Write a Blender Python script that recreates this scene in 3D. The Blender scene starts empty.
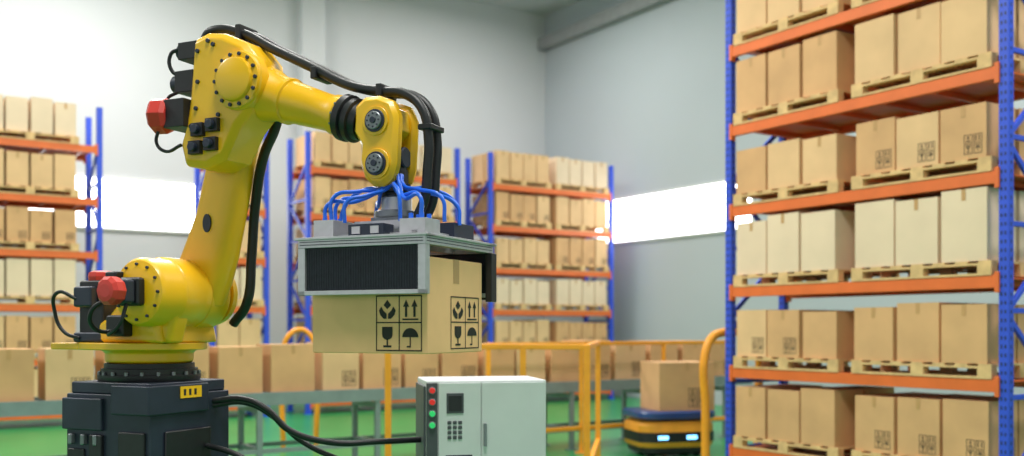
import bpy, bmesh, math, random
from mathutils import Vector, Matrix
random.seed(7)
scene=bpy.context.scene
try:
    scene.view_settings.view_transform='Standard'
    scene.view_settings.look='None'
except Exception: pass

# ------------------------------------------------------------------ materials
def mat(name,col,rough=0.5,metal=0.0,var=0.08,scale=6.0,bump=0.0,emit=None,estr=0.0,coat=0.0,detail=3):
    m=bpy.data.materials.new(name); m.use_nodes=True
    nt=m.node_tree; b=nt.nodes['Principled BSDF']
    b.inputs['Roughness'].default_value=rough
    b.inputs['Metallic'].default_value=metal
    if coat: b.inputs['Coat Weight'].default_value=coat
    tc=nt.nodes.new('ShaderNodeTexCoord'); n=nt.nodes.new('ShaderNodeTexNoise')
    n.inputs['Scale'].default_value=scale; n.inputs['Detail'].default_value=detail
    nt.links.new(tc.outputs['Object'],n.inputs['Vector'])
    r=nt.nodes.new('ShaderNodeValToRGB')
    r.color_ramp.elements[0].position=0.3; r.color_ramp.elements[1].position=0.7
    r.color_ramp.elements[0].color=(*[max(0,c*(1-var)) for c in col],1)
    r.color_ramp.elements[1].color=(*[min(1,c*(1+var)) for c in col],1)
    nt.links.new(n.outputs['Fac'],r.inputs['Fac'])
    nt.links.new(r.outputs['Color'],b.inputs['Base Color'])
    if bump:
        bp=nt.nodes.new('ShaderNodeBump'); bp.inputs['Strength'].default_value=bump; bp.inputs['Distance'].default_value=0.01
        nt.links.new(n.outputs['Fac'],bp.inputs['Height']); nt.links.new(bp.outputs['Normal'],b.inputs['Normal'])
    if emit:
        b.inputs['Emission Color'].default_value=(*emit,1); b.inputs['Emission Strength'].default_value=estr
    return m
M={}
M['yellow']=mat('robot_yellow_paint',(0.92,0.50,0.006),0.38,0,0.05,3,coat=0.2)
M['black']=mat('black_rubber',(0.010,0.011,0.014),0.45,0,0.2,20)
M['dark']=mat('dark_cast_steel',(0.024,0.032,0.056),0.42,0.2,0.15,8)
M['dpanel']=mat('dark_perforated_panel',(0.010,0.013,0.022),0.5,0.2,0.25,60)
M['dpanel2']=mat('dark_panel_rib',(0.018,0.022,0.034),0.5,0.2,0.25,60)
M['red']=mat('red_motor_cap',(0.66,0.045,0.035),0.4)
M['alu']=mat('brushed_aluminium',(0.55,0.55,0.58),0.38,0.65,0.06,30)
M['steel']=mat('grey_steel',(0.22,0.24,0.26),0.4,0.6,0.1,15)
M['bluetube']=mat('blue_air_tube',(0.012,0.14,0.80),0.3)
M['blue']=mat('rack_blue_paint',(0.030,0.085,0.66),0.45,0,0.08,4)
M['orange']=mat('rack_orange_paint',(0.78,0.155,0.030),0.5,0,0.08,4)
M['wood']=mat('pallet_wood',(0.70,0.45,0.21),0.8,0,0.18,9,0.3)
M['kraft']=mat('cardboard_kraft',(0.66,0.375,0.180),0.85,0,0.10,2.2)
M['kraft2']=mat('cardboard_kraft_pale',(0.74,0.47,0.25),0.85,0,0.09,2.0)
M['cream']=mat('cardboard_cream',(0.78,0.60,0.43),0.85,0,0.06,2.0)
M['carton']=mat('carton_cardboard',(0.94,0.54,0.27),0.8,0,0.06,5,0.1)
M['tape']=mat('packing_tape',(0.55,0.31,0.13),0.35,0,0.05)
M['ink']=mat('black_print_ink',(0.02,0.018,0.015),0.7)
M['inksoft']=mat('faded_print_ink',(0.18,0.11,0.06),0.8)
M['fence']=mat('safety_yellow_paint',(0.88,0.34,0.02),0.4)
M['conv']=mat('conveyor_grey_frame',(0.25,0.31,0.32),0.45,0.3)
M['cab']=mat('cabinet_light_grey',(0.60,0.64,0.65),0.45,0,0.03)
M['cabd']=mat('cabinet_dark_panel',(0.06,0.07,0.08),0.45)
M['green']=mat('green_button',(0.02,0.5,0.12),0.4,emit=(0.05,0.9,0.25),estr=0.3)
M['redb']=mat('red_button',(0.7,0.02,0.02),0.4,emit=(1,0.05,0.03),estr=0.2)
M['navy']=mat('agv_navy_shell',(0.012,0.05,0.20),0.3,coat=0.4)
M['agvo']=mat('agv_orange_shell',(0.80,0.33,0.03),0.4)
M['agvl']=mat('agv_headlight',(0.5,0.8,1.0),0.3,emit=(0.15,0.5,1.0),estr=4)
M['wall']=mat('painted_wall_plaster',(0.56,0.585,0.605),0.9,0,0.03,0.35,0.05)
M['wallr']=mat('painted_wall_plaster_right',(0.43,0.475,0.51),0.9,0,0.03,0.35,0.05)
M['ceil']=mat('ceiling_panel',(0.50,0.53,0.55),0.9,0,0.02,0.5)
M['trim']=mat('ceiling_trim_grey',(0.28,0.29,0.30),0.8)
M['floor']=mat('green_epoxy_floor',(0.020,0.27,0.075),0.30,0,0.10,0.8)
M['win']=mat('window_daylight_glass',(0.9,0.95,1),0.2,emit=(0.98,0.99,1.0),estr=6.0)
M['white']=mat('white_plastic',(0.75,0.76,0.76),0.5)

# ------------------------------------------------------------------ mesh builder
class MB:
    def __init__(s): s.bm=bmesh.new(); s.mats=[]
    def mi(s,k):
        if k not in s.mats: s.mats.append(k)
        return s.mats.index(k)
    def box(s,a,b,k,R=None,o=None):
        x0,y0,z0=a; x1,y1,z1=b
        P=[(x0,y0,z0),(x1,y0,z0),(x1,y1,z0),(x0,y1,z0),(x0,y0,z1),(x1,y0,z1),(x1,y1,z1),(x0,y1,z1)]
        vs=[]
        for p in P:
            p=Vector(p)
            if R is not None: p=R@p
            if o is not None: p=p+Vector(o)
            vs.append(s.bm.verts.new(p))
        i=s.mi(k)
        for f in ((0,3,2,1),(4,5,6,7),(0,1,5,4),(1,2,6,5),(2,3,7,6),(3,0,4,7)):
            fc=s.bm.faces.new([vs[j] for j in f]); fc.material_index=i
    def bar(s,p0,p1,w,h,k):
        p0=Vector(p0);p1=Vector(p1); d=p1-p0; L=d.length
        q=d.to_track_quat('X','Z').to_matrix()
        s.box((0,-w/2,-h/2),(L,w/2,h/2),k,q,p0)
    def prism(s,prof,y0,y1,k,inset=0.0,ins_d=0.0):
        i=s.mi(k); n=len(prof)
        def ring(y,sc=0):
            cx=sum(p[0] for p in prof)/n; cz=sum(p[1] for p in prof)/n
            out=[]
            for p in prof:
                d=Vector((p[0]-cx,p[1]-cz)); L=d.length
                d=d*(max(0,(L-sc))/L) if L else d
                out.append(s.bm.verts.new((cx+d.x,y,cz+d.y)))
            return out
        if inset>0:
            rs=[ring(y0,inset),ring(y0+ins_d),ring(y1-ins_d),ring(y1,inset)]
        else: rs=[ring(y0),ring(y1)]
        for a,b in zip(rs,rs[1:]):
            for j in range(n):
                f=s.bm.faces.new((a[j],a[(j+1)%n],b[(j+1)%n],b[j])); f.material_index=i
        f=s.bm.faces.new(rs[0]); f.material_index=i
        f=s.bm.faces.new(rs[-1][::-1]); f.material_index=i
    def lathe(s,p0,p1,prof,k,seg=32):
        p0=Vector(p0);p1=Vector(p1); d=(p1-p0).normalized()
        q=d.to_track_quat('Z','Y').to_matrix(); i=s.mi(k); rings=[]
        for t,r in prof:
            rings.append([s.bm.verts.new(p0+q@Vector((r*math.cos(2*math.pi*j/seg),r*math.sin(2*math.pi*j/seg),t))) for j in range(seg)])
        for a,b in zip(rings,rings[1:]):
            for j in range(seg):
                f=s.bm.faces.new((a[j],a[(j+1)%seg],b[(j+1)%seg],b[j])); f.material_index=i
        f=s.bm.faces.new(rings[0][::-1]); f.material_index=i
        f=s.bm.faces.new(rings[-1]); f.material_index=i
    def cyl(s,p0,p1,r,k,seg=24,r1=None,ch=None):
        L=(Vector(p1)-Vector(p0)).length
        r1=r if r1 is None else r1
        ch=min(r,r1,L)*0.12 if ch is None else ch
        s.lathe(p0,p1,[(0,r-ch),(ch,r),(L-ch,r1),(L,r1-ch)],k,seg)
    def poly(s,pts,o,u,v,k):
        o=Vector(o);u=Vector(u);v=Vector(v)
        vs=[s.bm.verts.new(o+u*p[0]+v*p[1]) for p in pts]
        f=s.bm.faces.new(vs); f.material_index=s.mi(k)
    def finish(s,name,parent=None,bevel=0.0,seg=2,smooth=True,loc=None,rotz=None,recalc=True):
        if recalc: bmesh.ops.recalc_face_normals(s.bm,faces=s.bm.faces[:])
        if smooth:
            for f in s.bm.faces: f.smooth=True
            for e in s.bm.edges:
                if len(e.link_faces)==2:
                    e.smooth = e.calc_face_angle(0)<math.radians(38)
        me=bpy.data.meshes.new(name); s.bm.to_mesh(me); s.bm.free()
        for k in s.mats: me.materials.append(M[k])
        ob=bpy.data.objects.new(name,me); scene.collection.objects.link(ob)
        if parent: ob.parent=parent
        if loc is not None: ob.location=loc
        if rotz is not None: ob.rotation_euler[2]=rotz
        if bevel:
            b=ob.modifiers.new('bevel','BEVEL'); b.width=bevel; b.segments=seg; b.limit_method='ANGLE'; b.angle_limit=math.radians(40)
            b.harden_normals=True
        return ob
def empty(name,loc,rotz=0):
    e=bpy.data.objects.new(name,None); scene.collection.objects.link(e)
    e.location=loc; e.rotation_euler[2]=rotz; e.empty_display_size=0.2; return e
def hose(name,pts,r,k,parent=None,ribs=False):
    c=bpy.data.curves.new(name,'CURVE'); c.dimensions='3D'; c.bevel_depth=r; c.bevel_resolution=3; c.resolution_u=10; c.use_fill_caps=True
    sp=c.splines.new('BEZIER'); sp.bezier_points.add(len(pts)-1)
    for b,p in zip(sp.bezier_points,pts):
        b.co=p; b.handle_left_type=b.handle_right_type='AUTO'
    c.materials.append(M[k]); o=bpy.data.objects.new(name,c); scene.collection.objects.link(o)
    if parent: o.parent=parent
    return o

# ------------------------------------------------------------------ room
ANG=math.radians(33.3)
V=Vector((math.cos(ANG),math.sin(ANG),0)); U=Vector((math.sin(ANG),-math.cos(ANG),0))
C=Vector((0.86,26.0,0)); H=9.7; LU=40; LV=36
def slab(name,p,q,zz0,zz1,off,k):
    b=MB(); o=Vector(off)
    pts=[p,q,q+o,p+o]
    lo=[b.bm.verts.new((a.x,a.y,zz0)) for a in pts]; hi=[b.bm.verts.new((a.x,a.y,zz1)) for a in pts]
    i=b.mi(k)
    b.bm.faces.new(lo[::-1]); b.bm.faces.new(hi)
    for j in range(4): b.bm.faces.new((lo[j],lo[(j+1)%4],hi[(j+1)%4],hi[j]))
    return b.finish(name,smooth=False)
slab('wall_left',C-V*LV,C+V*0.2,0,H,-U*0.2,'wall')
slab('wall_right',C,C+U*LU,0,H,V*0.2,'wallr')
def quad(name,z0,z1,k):
    b=MB(); P=[C+V*0.2-U*0.2,C+U*LU+V*0.2,C+U*LU-V*LV,C-V*LV-U*0.2]
    lo=[b.bm.verts.new((a.x,a.y,z0)) for a in P]; hi=[b.bm.verts.new((a.x,a.y,z1)) for a in P]
    b.mi(k); b.bm.faces.new(lo[::-1]); b.bm.faces.new(hi)
    for j in range(4): b.bm.faces.new((lo[j],lo[(j+1)%4],hi[(j+1)%4],hi[j]))
    return b.finish(name,smooth=False)
quad('floor',-0.2,0,'floor'); quad('ceiling',H,H+0.2,'ceil')
slab('trim_1',C+U*0.02-V*0.25,C+U*30-V*0.25,8.78,9.08,V*0.25,'trim')
slab('trim_2',C-V*6.75+U*0.28,C-V*6.2+U*0.28,0,H,-U*0.28,'wall')
def window(name,p,q,z0,z1,inw):
    b=MB(); o=Vector(inw)
    d=(q-p); L=d.length; d.normalize(); R=Matrix((d,Vector(o).normalized(),Vector((0,0,1)))).transposed()
    b.box((0,0.0,z0),(L,0.03,z1),'win',R,p)
    b.box((-0.05,0,z0-0.05),(L+0.05,0.05,z0),'white',R,p); b.box((-0.05,0,z1),(L+0.05,0.05,z1+0.05),'white',R,p)
    b.box((-0.05,0,z0),(0,0.05,z1),'white',R,p); b.box((L,0,z0),(L+0.05,0.05,z1),'white',R,p)
    return b.finish(name,smooth=False)
window('window_1',C-V*12.3,C-V*8.7,3.62,4.6,U)
window('window_2',C+U*2.1,C+U*7.2,3.62,4.6,-V)

# ------------------------------------------------------------------ pallet racks
def crate(b,x0,y0,z0,x1,y1,z1,k,mark=0,tape=True):
    b.box((x0,y0,z0),(x1,y1,z1),k)
    e=0.003
    if tape:
        xm=(x0+x1)/2; 
        b.poly([(0,0),(1,0),(1,1),(0,1)],(xm-0.02,y0-e,z1-0.10),(0.04,0,0),(0,0,0.10),'tape')
    if mark:
        s=min((x1-x0)*0.42,(z1-z0)*0.42); c=s/2
        for (ox,oy,ux) in ((x0+ (x1-x0)*0.52,y0-e,(1,0,0)),(x1+e,y0+(y1-y0)*0.52,(0,1,0))):
            for a in (0,1):
                for d in (0,1):
                    u=Vector(ux)
                    o=Vector((ox,oy,z0+0.04))+u*(a*c)+Vector((0,0,d*c))
                    for (pa,pb) in (((.02,.02),(.9,.09)),((.02,.83),(.9,.9)),((.02,.02),(.09,.9)),((.83,.02),(.9,.9))):
                        b.poly([(pa[0],pa[1]),(pb[0],pa[1]),(pb[0],pb[1]),(pa[0],pb[1])],o,u*c,(0,0,c),'inksoft')
                    if (a,d)==(0,0): sy=[[(.25,.78),(.68,.78),(.52,.45),(.41,.45)],[(.3,.18),(.63,.18),(.63,.26),(.3,.26)],[(.43,.26),(.5,.26),(.5,.5),(.43,.5)]]
                    elif (a,d)==(1,0): sy=[[(.16,.5),(.76,.5),(.62,.74),(.46,.8),(.30,.74)],[(.43,.2),(.49,.2),(.49,.5),(.43,.5)]]
                    elif (a,d)==(1,1): sy=[[(.2,.25),(.33,.25),(.33,.75),(.2,.75)],[(.55,.25),(.68,.25),(.68,.75),(.55,.75)]]
                    else: sy=[[(.46,.42),(.62,.58),(.46,.78),(.30,.58)],[(.2,.2),(.72,.2),(.6,.36),(.32,.36)]]
                    for pg in sy: b.poly(pg,o,u*c,(0,0,c),'inksoft')
def pallet(b,x0,y0,z0,w,d):
    for i in range(3):
        yy=y0+i*(d-0.09)/2
        b.box((x0,yy,z0),(x0+w,yy+0.09,z0+0.02),'wood')
        b.box((x0,yy,z0+0.09),(x0+w,yy+0.09,z0+0.11),'wood')
        for j in range(3):
            xx=x0+j*(w-0.13)/2
            b.box((xx,yy,z0+0.02),(xx+0.13,yy+0.09,z0+0.09),'wood')
    n=7
    for j in range(n):
        xx=x0+j*(w-0.12)/(n-1)
        b.box((xx,y0,z0+0.11),(xx+0.12,y0+d,z0+0.13),'wood')
def rack(origin,rotz,W,D,Hh,levels,loads,slots=False,nx=3):
    root=empty('pallet_rack',origin,rotz)
    f=MB(); pw=0.09
    for x in (-pw/2,W-pw/2):
        for y in (0,D-0.08):
            f.box((x,y,0.01),(x+pw,y+0.08,Hh),'blue')
            f.box((x-0.03,y-0.03,0),(x+pw+0.03,y+0.11,0.012),'blue')
            if slots:
                z=0.15
                while z<Hh-0.1:
                    for dx in (0.02,0.055):
                        f.poly([(0,0),(1,0),(1,1),(0,1)],(x+dx,y-0.002,z),(0.014,0,0),(0,0,0.03),'dark')
                    f.poly([(0,0),(1,0),(1,1),(0,1)],(x+pw+0.002,y+0.03,z),(0,0.016,0),(0,0,0.03),'dark')
                    z+=0.075
        z=0.25; s=0
        while z+0.75<Hh:
            xa=x+pw/2
            f.bar((xa,0.06 if s==0 else D-0.06,z),(xa,D-0.06 if s==0 else 0.06,z+0.7),0.035,0.05,'blue')
            f.bar((xa,0.06,z),(xa,D-0.06,z),0.035,0.045,'blue')
            z+=0.75; s=1-s
    f.finish('upright_frames',root,bevel=0.004 if slots else 0,seg=1)
    bm=MB()
    for L in levels:
        for y in (-0.012,D-0.045):
            bm.box((pw/2,y,L-0.06),(W-pw/2,y+0.057,L+0.05),'orange')
            for xx in (pw/2-0.012,W-pw/2-0.03): bm.box((xx,y-0.008,L-0.10),(xx+0.042,y+0.06,L+0.08),'orange')
        n=6
        for i in range(n):
            xx=0.25+i*(W-0.5)/(n-1)
            bm.box((xx-0.03,0.045,L-0.03),(xx+0.03,D-0.045,L+0.02),'orange')
        bm.box((pw/2+0.01,0.045,L+0.02),(W-pw/2-0.01,D-0.045,L+0.035),'orange')
    bm.finish('shelf_beams',root,bevel=0.004 if slots else 0,seg=1)
    p=MB(); c=MB()
    for L,ld in zip(levels,loads):
        if not ld: continue
        z0=L+0.052
        for (x0,w,kind,h,mark,nz) in ld:
            pallet(p,x0,-0.02,z0,w,D+0.04)
            bw=(w-0.04)/nx; ny=2; bd=(D+0.02)/ny
            for i in range(nx):
                hh=h*random.uniform(0.96,1.04)
                for j in range(ny):
                    for q in range(nz):
                        kk=kind if random.random()<0.8 or kind=='cream' else 'kraft2'
                        xa=x0+0.02+i*bw+random.uniform(0,0.014); ya=-0.01+j*bd+random.uniform(0,0.03)
                        za=z0+0.131+q*hh/nz
                        crate(c,xa,ya,za,xa+bw-0.034,ya+bd-0.035,za+hh/nz-0.004,kk,mark if nx!=3 or random.random()<0.8 else 0,random.random()<0.6)
    p.finish('wooden_pallets',root,smooth=False); c.finish('stacked_cardboard_boxes',root,smooth=False)
    return root
W=3.23
lvR=[0.22,1.105,2.005,2.905,3.805,4.69,5.57]
def two(kind,h,mark,nz=1,kind2=None,h2=None,mark2=None,W=3.23):
    return [(0.10,1.42,kind,h,mark,nz),(W-1.55,1.45,kind2 or kind,h2 or h,mark if mark2 is None else mark2,nz)]
loadsR=[two('kraft',0.56,0,1,'kraft',0.56,1),two('kraft',0.50,1,1,'kraft',0.53,0),two('cream',0.60,0,1,'cream',0.62,0),two('kraft',0.48,0,1,'kraft',0.50,1),
        two('kraft',0.58,0,1,'kraft2',0.58,0),two('kraft2',0.55,0),two('kraft',0.5,0)]
rack((2.43,11.25,0),-(math.pi/2-ANG),W,0.95,6.4,lvR,loadsR,slots=True)
row=Vector((2.25,22.5,0)); lvB=[0.2,1.05,1.93,2.8,3.68,4.55]
def rl(W,gap=0.0):
    out=[]
    for i in range(6):
        k=['kraft','kraft2','cream','kraft2','kraft','kraft2'][i]
        k2=['kraft','kraft','cream','kraft','kraft2','cream'][i]
        if W>2: out.append([(0.10,1.42-gap/2,k,random.uniform(.5,.62),i in(1,4),1),(W-1.55-gap,1.45,k2,random.uniform(.5,.62),i in(1,3),1)])
        else: out.append([(0.06,W-0.12,k,0.55,0,1)])
    return out
for t,w,gp in ((3.2,3.2,0),(7.2,3.2,0),(14.05,3.2,0.22)):
    rack(row-V*t,ANG,w,1.0,5.25,lvB,rl(w,gp),nx=4)
rack(row-V*8.98,ANG,0.98,1.0,5.25,lvB,rl(0.98),nx=2)

# ------------------------------------------------------------------ conveyor with boxes
cv=empty('roller_conveyor',Vector((-4.97,9.7,0))-V*2.0,ANG); CL=12.0
b=MB()
for y in (-0.34,0.30):
    b.box((0,y,0.76),(CL,y+0.04,0.90),'conv')
x=0.1
while x<CL:
    b.cyl((x,-0.30,0.865),(x,0.30,0.865),0.03,'steel',10); x+=0.1
x=0.25
while x<CL:
    for y in (-0.33,0.29): b.box((x,y,0),(x+0.06,y+0.05,0.76),'conv'); b.box((x-0.04,y-0.03,0),(x+0.10,y+0.08,0.015),'conv')
    b.box((x,-0.3,0.25),(x+0.05,0.3,0.30),'conv'); b.box((x,-0.3,0.68),(x+0.05,0.3,0.74),'conv')
    x+=1.4
for y in (-0.325,0.30): b.box((0.3,y,0.24),(CL-0.3,y+0.03,0.29),'conv')
b.finish('conveyor_frame',cv)
b=MB(); x=0.15
while x<CL-0.6:
    w=random.choice((0.48,0.50,0.52,0.44)); h=random.choice((0.50,0.54,0.52,0.5))
    crate(b,x,-0.26,0.897,x+w,0.24,0.897+h,random.choice(('kraft','kraft','kraft2')),1 if random.random()<0.75 else 0)
    x+=w+random.choice((0.04,0.06,0.10))
b.finish('conveyed_cardboard_boxes',cv,smooth=False)

# ------------------------------------------------------------------ safety fences
def fence(name,pts,z=1.45,r=0.028,low=(0.32,)):
    root=empty(name,(0,0,0)); b=MB()
    for p in pts:
        b.box((p[0]-r,p[1]-r,0),(p[0]+r,p[1]+r,z),'fence'); b.box((p[0]-0.08,p[1]-0.08,0),(p[0]+0.08,p[1]+0.08,0.015),'fence')
    for a,c in zip(pts,pts[1:]):
        for zz in (z-0.02,)+tuple(low): b.bar((a[0],a[1],zz),(c[0],c[1],zz),0.05,0.05,'fence')
    b.finish('rails_and_posts',root,bevel=0.006); return root
fence('safety_fence',[(-1.14,9.2),(0.1,9.1),(0.675,9.0),(0.98,11.4)])
q=Vector((-4.97,9.7,0)); nrm=U
fp=[q+V*t+U*0.62 for t in (5.2,6.6,8.0,9.3)]
fence('safety_fence',[(p.x,p.y) for p in fp],z=1.42)
g=empty('rack_end_guard_hoop',(0,0,0))
p0=Vector((2.21,11.42,0)); p1=p0+V*0.85
hose('bent_tube',[p0,p0+Vector((0,0,0.7)),p0+Vector((0,0,1.32)),p0+V*0.12+Vector((0,0,1.5)),p0+V*0.3+Vector((0,0,1.55)),p1-V*0.3+Vector((0,0,1.55)),p1-V*0.12+Vector((0,0,1.5)),p1+Vector((0,0,1.32)),p1+Vector((0,0,0.7)),p1],0.05,'fence',g)
b=MB()
for p in (p0,p1): b.cyl((p.x,p.y,0),(p.x,p.y,0.02),0.1,'fence')
b.finish('base_plates',g)
g=empty('machine_guard_hoop',(0,0,0))
a0=Vector((-2.95,12.9,0)); a1=a0+Vector((0.40,0.1,0))
hose('bent_tube',[a0,a0+Vector((0,0,1.3)),a0+Vector((.07,0,1.5)),a0+Vector((.2,0.05,1.58)),a1+Vector((-.07,0,1.5)),a1+Vector((0,0,1.3)),a1],0.035,'fence',g)

# ------------------------------------------------------------------ AGV with carton
ag=empty('automated_guided_vehicle',(1.99,12.75,0),math.radians(14))
b=MB()
def rrect(w,d,r,n=6):
    out=[]
    for cx,cy,a0 in ((w-r,d-r,0),(-w+r,d-r,90),(-w+r,-d+r,180),(w-r,-d+r,270)):
        for i in range(n+1):
            a=math.radians(a0+90*i/n); out.append((cx+r*math.cos(a),cy+r*math.sin(a)))
    return out
def stack(b,rings,k):
    i=b.mi(k); R=[]
    for z,w,d,r in rings: R.append([b.bm.verts.new((p[0],p[1],z)) for p in rrect(w,d,r)])
    n=len(R[0])
    for a,c in zip(R,R[1:]):
        for j in range(n): f=b.bm.faces.new((a[j],a[(j+1)%n],c[(j+1)%n],c[j])); f.material_index=i
    f=b.bm.faces.new(R[0][::-1]); f.material_index=i; f=b.bm.faces.new(R[-1]); f.material_index=i
stack(b,[(0.04,.44,.34,.16),(0.06,.46,.36,.16),(0.12,.46,.36,.16)],'black')
stack(b,[(0.12,.48,.38,.18),(0.16,.50,.40,.18),(0.40,.50,.40,.18),(0.44,.47,.37,.17)],'agvo')
stack(b,[(0.19,.508,.408,.185),(0.31,.508,.408,.185)],'black')
stack(b,[(0.44,.42,.33,.15),(0.47,.42,.33,.15)],'black')
stack(b,[(0.47,.50,.40,.18),(0.49,.52,.42,.18),(0.55,.52,.42,.18),(0.57,.49,.39,.17)],'navy')
for x in (-0.3,0.08): b.box((x,-0.417,0.225),(x+0.13,-0.40,0.27),'agvl')
for x in (-.3,.3):
    for y in (-.2,.2): b.cyl((x,y-.03,.06),(x,y+.03,.06),.06,'black')
b.finish('vehicle_body',ag)
b=MB(); crate(b,-0.25,-0.32,0.571,0.49,0.32,1.17,'kraft',1); b.finish('carried_cardboard_box',ag,smooth=False)

# ------------------------------------------------------------------ control cabinet
cb=empty('control_cabinet',(-0.446,5.2,0),math.radians(11))
b=MB(); CW=0.64; CD=0.46; CH=1.325
b.box((0,0,0.08),(CW,CD,CH),'cab'); b.box((0.02,0.02,0),(CW-0.02,CD-0.02,0.08),'dark')
b.finish('cabinet_body',cb,bevel=0.008)
b=MB()
b.box((-0.012,0.02,0.12),(0.0,CD-0.02,CH-0.03),'cabd')
b.box((0.0,-0.012,0.12),(0.058,0.0,CH-0.012),'cabd')
b.box((0.063,-0.010,0.12),(0.285,0.0,CH-0.012),'cab'); b.box((0.291,-0.010,0.12),(CW-0.01,0.0,CH-0.012),'cab')
b.box((0.105,-0.016,1.155),(0.195,-0.009,1.260),'cabd'); b.box((0.115,-0.019,1.167),(0.185,-0.015,1.248),'black')
for r in range(4):
    for c in range(3): b.box((0.11+c*0.028,-0.016,1.02+r*0.026),(0.13+c*0.028,-0.009,1.037+r*0.026),'cabd')
for r in range(6): b.box((0.10,-0.014,0.80+r*0.025),(0.24,-0.009,0.812+r*0.025),'dark')
b.box((0.30,-0.03,0.98),(0.315,-0.01,1.10),'steel')
for r in range(8): b.box((CW,0.12,0.9+r*0.03),(CW+0.006,CD-0.12,0.912+r*0.03),'dark')
b.finish('doors_and_vents',cb,bevel=0.003,seg=1)
b=MB()
for z,k in ((1.275,'redb'),(1.215,'redb'),(1.155,'green'),(1.095,'green')):
    b.cyl((0.029,-0.012,z),(0.029,-0.030,z),0.015,k,16); b.cyl((0.029,-0.010,z),(0.029,-0.018,z),0.020,'steel',16)
b.finish('push_buttons',cb)

# ------------------------------------------------------------------ ROBOT
rb=empty('robotic_arm',(-1.774,4.9,0),math.radians(-25))
b=MB()
b.box((-.265,-.265,0),(.265,.265,1.29),'dark'); b.box((-.33,-.33,0),(.33,.33,0.05),'dark')
b.box((-.25,-.25,1.29),(.25,.25,1.345),'dark')
b.box((.05,-.295,1.20),(.285,.10,1.335),'dark'); b.box((-.275,-.285,1.12),(-.02,-.255,1.27),'dark')
b.box((-.10,-.285,0.7),(-.02,-.26,1.10),'black'); b.box((.08,-.28,0.75),(.24,-.26,1.12),'black')
b.box((-.25,-.275,0.8),(-.14,-.26,1.03),'black'); b.box((.266,-.18,0.8),(.28,.12,1.12),'black')
for x in (-.22,-.14,-.06): b.box((x-.012,-.29,1.05),(x+.012,-.26,1.10),'steel')
b.finish('pedestal',rb,bevel=0.012)
b=MB()
b.box((.287,-.10,1.27),(.291,.04,1.325),'yellow')
for i in range(3): b.box((.2905,-.08+i*.035,1.283),(.292,-.065+i*.035,1.312),'ink')
b.finish('warning_labels',rb)
b=MB()
b.lathe((0,0,1.345),(0,0,2),[(0,.235),(.012,.24),(.03,.24),(.032,.225),(.06,.225),(.062,.21),(.085,.21)],'black',48)
b.finish('base_ring',rb)
b=MB()
for i in range(20):
    a=2*math.pi*i/20; b.cyl((.231*math.cos(a),.231*math.sin(a),1.37),(.231*math.cos(a),.231*math.sin(a),1.392),.009,'steel',8)
b.finish('base_bolts',rb)
b=MB()
b.lathe((0,0,1.43),(0,0,2),[(0,.19),(.01,.205),(.05,.205),(.065,.225),(.075,.24)],'yellow',48)
pl=[]
for i in range(40):
    a=2*math.pi*i/40; x=.27*math.cos(a); y=.27*math.sin(a)
    if x<0: x*=1.45
    pl.append((x,y))
i0=b.mi('yellow'); lo=[b.bm.verts.new((x,y,1.495)) for x,y in pl]; hi=[b.bm.verts.new((x,y,1.53)) for x,y in pl]
b.bm.faces.new(lo[::-1]); b.bm.faces.new(hi)
for j in range(40): b.bm.faces.new((lo[j],lo[(j+1)%40],hi[(j+1)%40],hi[j]))
b.box((-.45,-.20,1.495),(-.25,-.02,1.528),'yellow')
b.finish('turntable_plate',rb,bevel=0.006)
b=MB()
ch=[(-.12,1.53),(.28,1.53),(.31,1.62),(.34,1.72),(.33,1.82),(.26,1.89),(.15,1.91),(.05,1.86),(-.02,1.74),(-.10,1.66)]
b.prism(ch,-.17,-.06,'yellow',0.02,0.02)
b.prism([(-.14,1.53),(.26,1.53),(.24,1.62),(-.06,1.66),(-.14,1.62)],-.2,.2,'yellow',0.02,0.02)
b.finish('carousel_casting',rb,bevel=0.012,seg=3)
b=MB()
b.lathe((.20,-.285,1.765),(.20,.3,1.765),[(0,.105),(.004,.115),(.012,.145),(.03,.158),(.14,.160),(.15,.168),(.25,.168),(.265,.162),(.32,.162)],'yellow',56)
b.lathe((.20,.20,1.765),(.20,.5,1.765),[(0,.15),(.03,.15),(.05,.12)],'yellow',40)
b.finish('shoulder_joint_housing',rb)
b=MB()
for i in range(12):
    a=2*math.pi*i/12; x=.2+.127*math.cos(a); z=1.765+.127*math.sin(a)
    b.cyl((x,-.277,z),(x,-.288,z),.007,'dark',8)
b.finish('shoulder_bolts',rb)
b=MB()
b.box((.13,-.335,1.70),(.26,-.285,1.83),'black')
b.box((.14,-.395,1.71),(.25,-.335,1.82),'dark')
b.finish('shoulder_motor_body',rb,bevel=0.015)
b=MB()
b.lathe((.195,-.395,1.765),(.195,-.6,1.765),[(0,.062),(.02,.066),(.05,.066),(.065,.050),(.068,.03)],'red',10)
b.lathe((-.20,-.10,1.83),(-.20,-.10,3),[(0,.070),(.02,.074),(.04,.070),(.048,.05)],'red',10)
b.finish('motor_encoder_caps',rb,smooth=False)
b=MB()
b.box((-.28,-.18,1.53),(-.12,-.02,1.83),'black'); b.box((-.30,-.20,1.53),(-.10,0,1.58),'dark')
b.box((-.27,-.225,1.70),(-.15,-.18,1.80),'dark')
b.box((-.02,-.26,1.56),(.09,-.17,1.66),'black')
b.box((.05,-.33,1.80),(.12,-.25,1.86),'black')
b.finish('base_motor_body',rb,bevel=0.012)
hose('motor_cable',[(-.25,-.22,1.74),(-.33,-.26,1.77),(-.37,-.24,1.67),(-.33,-.22,1.58),(-.25,-.2,1.55)],.009,'black',rb)
hose('motor_cable',[(.12,-.35,1.74),(.05,-.40,1.68),(.02,-.36,1.60),(.05,-.24,1.58)],.010,'black',rb)
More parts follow.
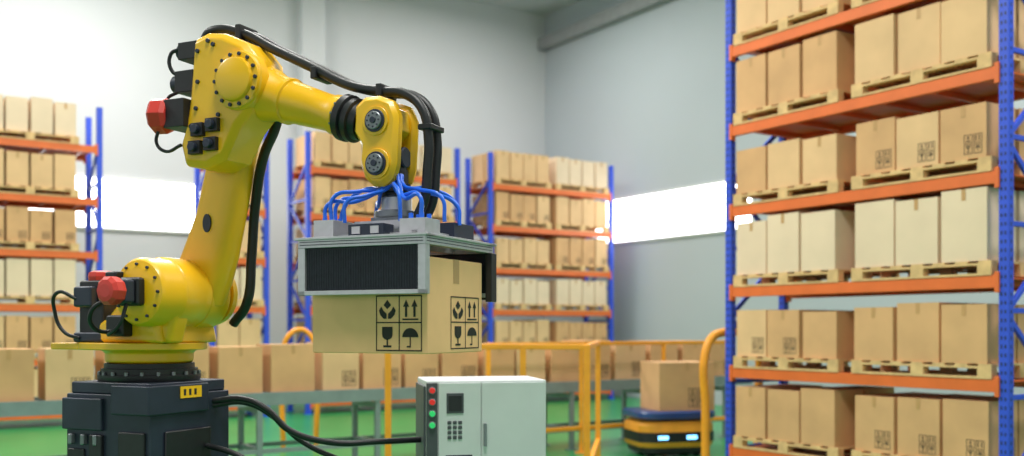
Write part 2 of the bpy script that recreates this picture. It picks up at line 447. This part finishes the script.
hose('motor_cable',[(.22,-.36,1.71),(.20,-.38,1.62),(.10,-.35,1.57),(.04,-.24,1.60)],.009,'black',rb)
def loft(b,secs,k,n=28,pw=3.2):
    i=b.mi(k); R=[]
    for c,t,hw,hd in secs:
        c=Vector(c); t=Vector(t).normalized(); y=Vector((0,1,0)); s=t.cross(y).normalized()
        ring=[]
        for j in range(n):
            a=2*math.pi*j/n; ca,sa=math.cos(a),math.sin(a)
            px=math.copysign(abs(ca)**(2/pw),ca)*hw; py=math.copysign(abs(sa)**(2/pw),sa)*hd
            ring.append(b.bm.verts.new(c+s*px+y*py))
        R.append(ring)
    for a,c in zip(R,R[1:]):
        for j in range(n): f=b.bm.faces.new((a[j],a[(j+1)%n],c[(j+1)%n],c[j])); f.material_index=i
    f=b.bm.faces.new(R[0][::-1]); f.material_index=i; f=b.bm.faces.new(R[-1]); f.material_index=i
b=MB()
y0=.10
b.prism([(.19+.165*math.cos(a),1.765+.172*math.sin(a)) for a in [2*math.pi*i/36 for i in range(36)]],.03,.19,'yellow',.02,.02)
loft(b,[((.205,y0,1.72),(.1,0,1),.145,.07),((.245,y0,1.84),(.15,0,1),.152,.085),((.305,y0,1.98),(.3,0,1),.135,.085),((.355,y0,2.12),(.27,0,1),.120,.08),
        ((.405,y0,2.32),(.27,0,1),.115,.078),((.46,y0,2.54),(.25,0,1),.115,.075),((.51,y0,2.70),(.2,0,1),.11,.07),((.53,y0,2.78),(.2,0,1),.09,.06)],'yellow')
b.finish('lower_arm_link',rb,bevel=0.004)
b=MB()
b.prism([(.345+.024*math.cos(a),2.10+.044*math.sin(a)) for a in [2*math.pi*i/20 for i in range(20)]],y0-.088,y0-.07,'dark')
for i in range(14):
    a=2*math.pi*i/14; x=.2+.15*math.cos(a); z=1.765+.15*math.sin(a)
    b.cyl((x,.028,z),(x,.04,z),.009,'steel',8)
b.finish('arm_access_cover',rb)
hose('lower_arm_harness',[(.33,.22,1.62),(.43,.2,1.72),(.46,.2,1.95),(.50,.18,2.2),(.60,.12,2.42),(.70,.08,2.54),(.76,.05,2.66)],.024,'black',rb)
b=MB()
b.prism([(.43,2.925),(.50,2.945),(.60,2.93),(.72,2.875),(.785,2.80),(.80,2.68),(.75,2.56),(.68,2.49),(.60,2.36),(.50,2.325),(.37,2.345),(.345,2.43),(.375,2.52),(.395,2.66),(.415,2.82)],-.17,.05,'yellow',.03,.025)
b.finish('elbow_casting',rb,bevel=0.010,seg=3)
b=MB()
b.lathe((.70,-.13,2.70),(.70,-.5,2.70),[(0,.132),(.05,.132),(.056,.125),(.070,.125),(.074,.100),(.09,.095),(.095,.085)],'yellow',48)
b.finish('elbow_joint_disc',rb)
b=MB()
for i in range(14):
    a=2*math.pi*i/14; x=.70+.113*math.cos(a); z=2.70+.113*math.sin(a)
    b.cyl((x,-.195,z),(x,-.210,z),.009,'dark',8)
for (x,z) in ((.46,2.86),(.45,2.60),(.42,2.52),(.52,2.90),(.46,2.72),(.58,2.56),(.55,2.88)):
    b.cyl((x,-.165,z),(x,-.18,z),.010,'dark',10)
b.finish('elbow_bolts',rb)
b=MB()
for (x,z) in ((.47,2.50),(.555,2.515),(.455,2.42),(.545,2.43)):
    b.box((x-.034,-.195,z-.030),(x+.034,-.165,z+.030),'black')
    b.cyl((x,-.19,z),(x,-.215,z),.022,'dark',12)
b.finish('connector_panel',rb,bevel=0.004)
b=MB()
b.box((.32,-.15,2.84),(.43,-.02,2.92),'black'); b.cyl((.34,-.085,2.88),(.28,-.085,2.90),.040,'dark',16)
b.box((.30,-.15,2.69),(.41,-.03,2.79),'black'); b.cyl((.31,-.09,2.74),(.25,-.09,2.745),.043,'dark',16)
b.box((.28,-.2,2.52),(.40,-.06,2.65),'black'); b.box((.32,.0,2.55),(.42,.06,2.80),'dark')
b.finish('wrist_drive_motors',rb,bevel=0.010)
b=MB()
b.lathe((.28,-.15,2.585),(.10,-.20,2.585),[(0,.066),(.02,.084),(.075,.084),(.092,.064),(.098,.035)],'red',8)
b.finish('red_motor_cap',rb,smooth=False,bevel=0.004)
hose('motor_cable',[(.30,-.12,2.90),(.26,-.13,2.88),(.26,-.12,2.80),(.30,-.1,2.78)],.009,'black',rb)
hose('motor_cable',[(.29,-.12,2.70),(.24,-.13,2.67),(.25,-.12,2.63),(.30,-.1,2.62)],.008,'black',rb)
hose('motor_cable',[(.24,-.18,2.53),(.22,-.18,2.46),(.26,-.17,2.42),(.36,-.17,2.44)],.008,'black',rb)
FA=Vector((.66,-.05,2.69)); FB=Vector((1.20,-.05,2.51)); fd=(FB-FA); FLn=fd.length
b=MB()
b.lathe(FA,FB,[(0,.12),(.08,.125),(.14,.118),(.17,.105),(.22,.098),(.225,.104),(.245,.104),(.25,.094),(.40,.084),(.48,.080),(.495,.088),(FLn-.04,.090),(FLn-.03,.08)],'yellow',40)
b.finish('forearm',rb)
b=MB()
b.lathe(FB-fd.normalized()*.03,FB+fd,[(0,.096),(.006,.102),(.035,.102),(.04,.088),(.05,.088),(.052,.096),(.075,.096),(.08,.082),(.11,.078)],'black',40)
b.finish('wrist_roll_ring',rb)
b=MB()
for i in range(12):
    a=2*math.pi*i/12; q=fd.normalized().to_track_quat('Z','Y').to_matrix()
    p=FB-fd.normalized()*.042+q@Vector((.085*math.cos(a),.085*math.sin(a),0)); b.cyl(p,p+fd.normalized()*.02,.007,'steel',8)
b.finish('roll_ring_bolts',rb)
b=MB()
wp=[(1.275,2.55),(1.32,2.58),(1.39,2.58),(1.455,2.555),(1.485,2.49),(1.48,2.36),(1.475,2.28),(1.455,2.225),(1.41,2.195),(1.36,2.20),(1.32,2.235),(1.30,2.30),(1.30,2.38),(1.265,2.44)]
b.prism(wp,-.125,-.055,'yellow',.02,.02)
b.prism([(1.25,2.555),(1.36,2.57),(1.45,2.53),(1.46,2.44),(1.40,2.38),(1.28,2.38),(1.24,2.44)],-.07,.07,'yellow',.02,.02)
b.prism(wp,.03,.08,'yellow',.02,.02)
b.finish('wrist_casting',rb,bevel=0.008,seg=3)
b=MB()
for x,z,r in ((1.385,2.47,.046),(1.39,2.29,.048)):
    b.cyl((x,-.12,z),(x,-.133,z),r+.016,'yellow',32); b.cyl((x,-.13,z),(x,-.140,z),r+.002,'dark',32); b.cyl((x,-.13,z),(x,-.150,z),r-.008,'steel',32)
    b.cyl((x,-.146,z),(x,-.156,z),.014,'dark',16)
    for i in range(8):
        a=2*math.pi*i/8; b.cyl((x+.028*math.cos(a),-.148,z+.028*math.sin(a)),(x+.028*math.cos(a),-.153,z+.028*math.sin(a)),.004,'dark',8)
b.finish('wrist_joint_covers',rb)
b=MB()
b.lathe((1.40,-.0,2.30),(1.41,0,1),[(0,.05),(.03,.058),(.08,.058),(.085,.07),(.10,.07),(.102,.085),(.12,.085),(.122,.06),(.15,.06)],'black',36)
b.cyl((1.30,0,2.33),(1.46,0,2.33),.045,'dark')
b.finish('tool_flange',rb)
for i,y in enumerate((-.04,.03)):
    d=.006*i
    hose('dress_pack_hose',[(.36,y+.02,2.89+d),(.375,y+.01,2.965+d),(.45,y-.01,2.99+d),(.60,y,2.96+d),(.78,y,2.865+d),(1.0,y,2.755+d),(1.2,y,2.655+d),(1.36,y,2.615+d),(1.48,y,2.59+d),(1.56,y,2.52+d),(1.59,y,2.40+d),(1.585,y,2.26),(1.57,y,2.14),(1.53,y,2.06)],.021,'black',rb)
b=MB()
for (x,z,l) in ((.60,2.93,.08),(1.02,2.69,.05),(1.36,2.58,.05)):
    b.box((x-.015,-.07,z-l+.06),(x+.015,.06,z+.065),'black')
b.box((1.55,-.065,2.43),(1.615,.055,2.455),'black')
b.finish('hose_clamps',rb,bevel=0.006)
# ------- gripper
X0,X1=1.115,1.725; YN,YF=-.30,.30; ZT=1.965; ZB=1.735
b=MB()
p=.035
for y in (YN,YF-p):
    b.box((X0,y,ZT-p),(X1,y+p,ZT),'alu'); b.box((X0,y,ZB),(X1,y+p*.6,ZB+.018),'alu')
for x in (X0,X1-p):
    b.box((x,YN+p,ZT-p),(x+p,YF-p,ZT),'alu')
    b.box((x,YN,ZB),(x+p,YN+p,ZT-p),'alu'); 
for x in (X0+.18,X1-.18-p): b.box((x,YN+p,ZT-p),(x+p,YF-p,ZT),'alu')
b.box((X0-.012,YN-.012,ZT-.002),(X1+.012,YN+.06,ZT+.008),'alu'); b.box((X0-.012,YF-.06,ZT-.002),(X1+.012,YF+.012,ZT+.008),'alu')
b.box((X1-.06,YN,ZT-.002),(X1+.012,YF,ZT+.008),'alu'); b.box((X0-.012,YN,ZT-.002),(X0+.06,YF,ZT+.008),'alu')
for x in (X0+.06,X1-.10): b.box((x,YN+.06,ZT+.0),(x+.03,YF-.06,ZT+.03),'alu')
for z in (ZT-.012,ZT-.024): b.box((X0+.01,YN-.002,z),(X1-.01,YN+.001,z+.003),'dark'); b.box((X1-.001,YN+.01,z),(X1+.002,YF-.01,z+.003),'dark')
b.finish('gripper_frame',rb,bevel=0.003,seg=1)
b=MB()
b.box((X0+p,YN+.010,ZB+.018),(X1-p,YN+.024,ZT-p),'dpanel')
b.box((X0+p*.3,YF-.024,ZB-.01),(X1-.005,YF-.005,ZT-p),'dpanel')
b.box((X1-.02,YF-.04,ZB-.02),(X1+.012,YF+.012,ZT-p),'black')
b.box((X0-.01,YF-.04,ZB-.02),(X0+.02,YF+.012,ZT-p),'black')
b.finish('gripper_side_panels',rb,bevel=0.003,seg=1)
b=MB()
x=X0+p+.012
while x<X1-p-.01:
    b.box((x,YN+.008,ZB+.022),(x+.004,YN+.011,ZT-p-.004),'dpanel2'); x+=.012
b.finish('gripper_panel_ribs',rb)
b=MB()
for y0_,y1_ in ((YN+.024,-.241),(.241,YF-.024)):
    for x in (X0+.12,X1-.2): b.box((x,y0_,ZB+.02),(x+.08,y1_,ZB+.14),'black')
b.finish('clamp_pads',rb)
b=MB()
b.box((1.20,-.20,ZT+.005),(1.64,.20,ZT+.025),'alu')
b.box((1.28,-.13,ZT+.025),(1.54,.12,ZT+.085),'alu'); b.box((1.33,-.08,ZT+.085),(1.49,.08,ZT+.105),'steel')
b.box((1.15,-.24,ZT+.008),(1.25,-.08,ZT+.085),'alu'); b.box((1.16,.03,ZT+.008),(1.26,.20,ZT+.08),'dark')
b.box((1.57,-.24,ZT+.008),(1.69,-.12,ZT+.075),'alu'); b.box((1.57,.02,ZT+.008),(1.68,.20,ZT+.08),'dark')
b.box((1.33,-.25,ZT+.008),(1.50,-.17,ZT+.06),'dark')
b.box((1.35,-.255,ZT+.02),(1.39,-.25,ZT+.05),'alu'); b.box((1.44,-.255,ZT+.02),(1.48,-.25,ZT+.05),'alu')
b.cyl((1.41,0,ZT+.09),(1.41,0,2.165),.066,'alu',32); b.cyl((1.41,0,ZT+.105),(1.41,0,ZT+.135),.095,'steel',32)
for x in (1.18,1.215,1.60,1.65):
    for y in (-.20,-.14): b.cyl((x,y,ZT+.07),(x,y,ZT+.10),.010,'bluetube',10)
b.finish('gripper_mount_and_valves',rb,bevel=0.004,seg=1)
ends=[(1.18,-.20),(1.19,-.14),(1.22,-.21),(1.13,-.02),(1.65,-.20),(1.61,-.14),(1.69,.05),(1.64,.14),(1.22,.12),(1.30,-.23),(1.70,-.1),(1.55,-.2)]
for i,(ex,ey) in enumerate(ends):
    sx=1.44+.02*math.sin(i*2.1); sy=-.07+.012*(i%4); 
    mx=(sx+ex)/2; my=(sy+ey)/2-.03
    hose('air_tube',[(sx,sy,2.25),(sx+(ex-sx)*.12,sy-.02,2.20),(mx,my,2.13+.022*(i%4)),(ex+(mx-ex)*.12,ey,2.12+.014*(i%3)),(ex,ey,ZT+.07)],.0085,'bluetube',rb)
# ------- held carton
hc=empty('held_cardboard_carton',(-1.774,4.9,0),math.radians(-25))
cx0,cx1,cy0,cy1,cz0,cz1=1.145,1.70,-.24,.24,1.497,1.885
b=MB(); b.box((cx0,cy0,cz0),(cx1,cy1,cz1),'carton'); b.finish('carton_body',hc,bevel=0.004)
def icons(b,o,u,v,S,k='ink'):
    o=Vector(o);u=Vector(u);v=Vector(v)
    def P(pts,cx,cy): b.poly([( (cx+.09+p[0]*.82)*.5,(cy+.09+p[1]*.82)*.5) for p in pts],o,u*S[0],v*S[1],k)
    def R(x0,y0,x1,y1): b.poly([(x0,y0),(x1,y0),(x1,y1),(x0,y1)],o,u*S[0],v*S[1],k)
    t=.022
    for c in (0,.5,1-t): R(c,0,c+t,1)
    for c in (0,.5,1-t): R(0,c,1,c+t)
    for dx in (.12,.56):
        P([(dx+.10,.16),(dx+.22,.16),(dx+.22,.6),(dx+.10,.6)],1,1); P([(dx,.6),(dx+.32,.6),(dx+.16,.92)],1,1)
    P([(.08,.02),(.92,.02),(.92,.09),(.08,.09)],1,1)
    P([(.5,.50),(.70,.68),(.5,.92),(.30,.68)],0,1)
    P([(.05,.45),(.18,.62),(.28,.45),(.46,.30),(.46,.08),(.30,.08),(.12,.25)],0,1)
    P([(.95,.45),(.88,.25),(.70,.08),(.54,.08),(.54,.30),(.72,.45),(.82,.62)],0,1)
    P([(.22,.95)]+[(.5-.28*math.cos(a),.62-.24*math.sin(a)) for a in [math.pi*i/10 for i in range(11)]]+[(.78,.95)],0,0)
    P([(.46,.14),(.54,.14),(.54,.42),(.46,.42)],0,0); P([(.28,.05),(.72,.05),(.72,.14),(.28,.14)],0,0)
    P([(.5+.42*math.cos(a),.5+.40*math.sin(a)) for a in [math.pi*i/14 for i in range(15)]],1,0)
    P([(.47,.12),(.53,.12),(.53,.5),(.47,.5)],1,0); P([(.32,.05),(.53,.05),(.53,.12),(.32,.12)],1,0)
b=MB(); e=.0015
icons(b,(1.46,cy0-e,1.507),(1,0,0),(0,0,1),(.215,.225))
icons(b,(cx1+e,-.05,1.512),(0,1,0),(0,0,1),(.255,.22))
b.finish('handling_pictograms',hc,smooth=False,recalc=False)
b=MB()
b.poly([(0,0),(1,0),(1,1),(0,1)],(cx1+.001,-.025,cz1-.10),(0,.05,0),(0,0,.10),'tape')
b.poly([(0,0),(1,0),(1,1),(0,1)],(cx0,-.025,cz1+.001),(cx1-cx0,0,0),(0,.05,0),'tape')
b.finish('tape_strip',hc,smooth=False)

# cables from pedestal to cabinet
ca=empty('power_cables',(0,0,0))
hose('cable_a',[(-1.48,4.93,1.24),(-1.32,4.92,1.25),(-1.20,4.9,1.20),(-1.10,4.92,1.10),(-.92,5.0,1.03),(-.68,5.2,1.01),(-.45,5.4,1.00)],.016,'black',ca)
hose('cable_b',[(-1.48,4.93,1.22),(-1.32,4.95,1.23),(-1.18,4.95,1.16),(-1.06,5.0,1.04),(-.88,5.05,.94),(-.66,5.2,.86),(-.45,5.42,.86)],.014,'black',ca)
hose('cable_c',[(-1.48,4.85,1.03),(-1.34,4.8,1.0),(-1.2,4.8,.93),(-1.0,4.9,.88),(-.8,5.05,.80),(-.45,5.42,.80)],.014,'black',ca)

# ------------------------------------------------------------------ lights
def area(name,loc,size,power,col=(1,1,1),rot=(0,0,0)):
    l=bpy.data.lights.new(name,'AREA'); l.shape='RECTANGLE'; l.size=size[0]; l.size_y=size[1]; l.energy=power; l.color=col
    o=bpy.data.objects.new(name,l); scene.collection.objects.link(o); o.location=loc; o.rotation_euler=rot; return o
def cl(a,bb,p,s=(2.5,2.5),col=(1,0.97,0.93)):
    q=C+U*a-V*bb; area('ceiling_lamp',(q.x,q.y,H-0.35),s,p,col,(0,0,ANG))
for a,bb,p in ((4,4,270),(4,12,640),(12,4,440),(12,12,620),(20,6,540),(20,14,640),(10,20,680)): cl(a,bb,p)
w=bpy.data.worlds.new('warehouse_ambient'); scene.world=w; w.use_nodes=True
nt=w.node_tree; bg=nt.nodes['Background']; bg.inputs['Color'].default_value=(0.96,0.95,0.98,1); bg.inputs['Strength'].default_value=0.84

# ------------------------------------------------------------------ camera
cd=bpy.data.cameras.new('camera'); cam=bpy.data.objects.new('camera',cd); scene.collection.objects.link(cam)
cam.location=(0,0,1.6); cam.rotation_euler=(math.radians(90),0,0)
cd.sensor_width=36; cd.lens=35.156; cd.shift_y=(328-228)/1024
cd.dof.use_dof=True; cd.dof.focus_distance=4.4; cd.dof.aperture_fstop=1.5
cd.clip_end=200
scene.camera=cam
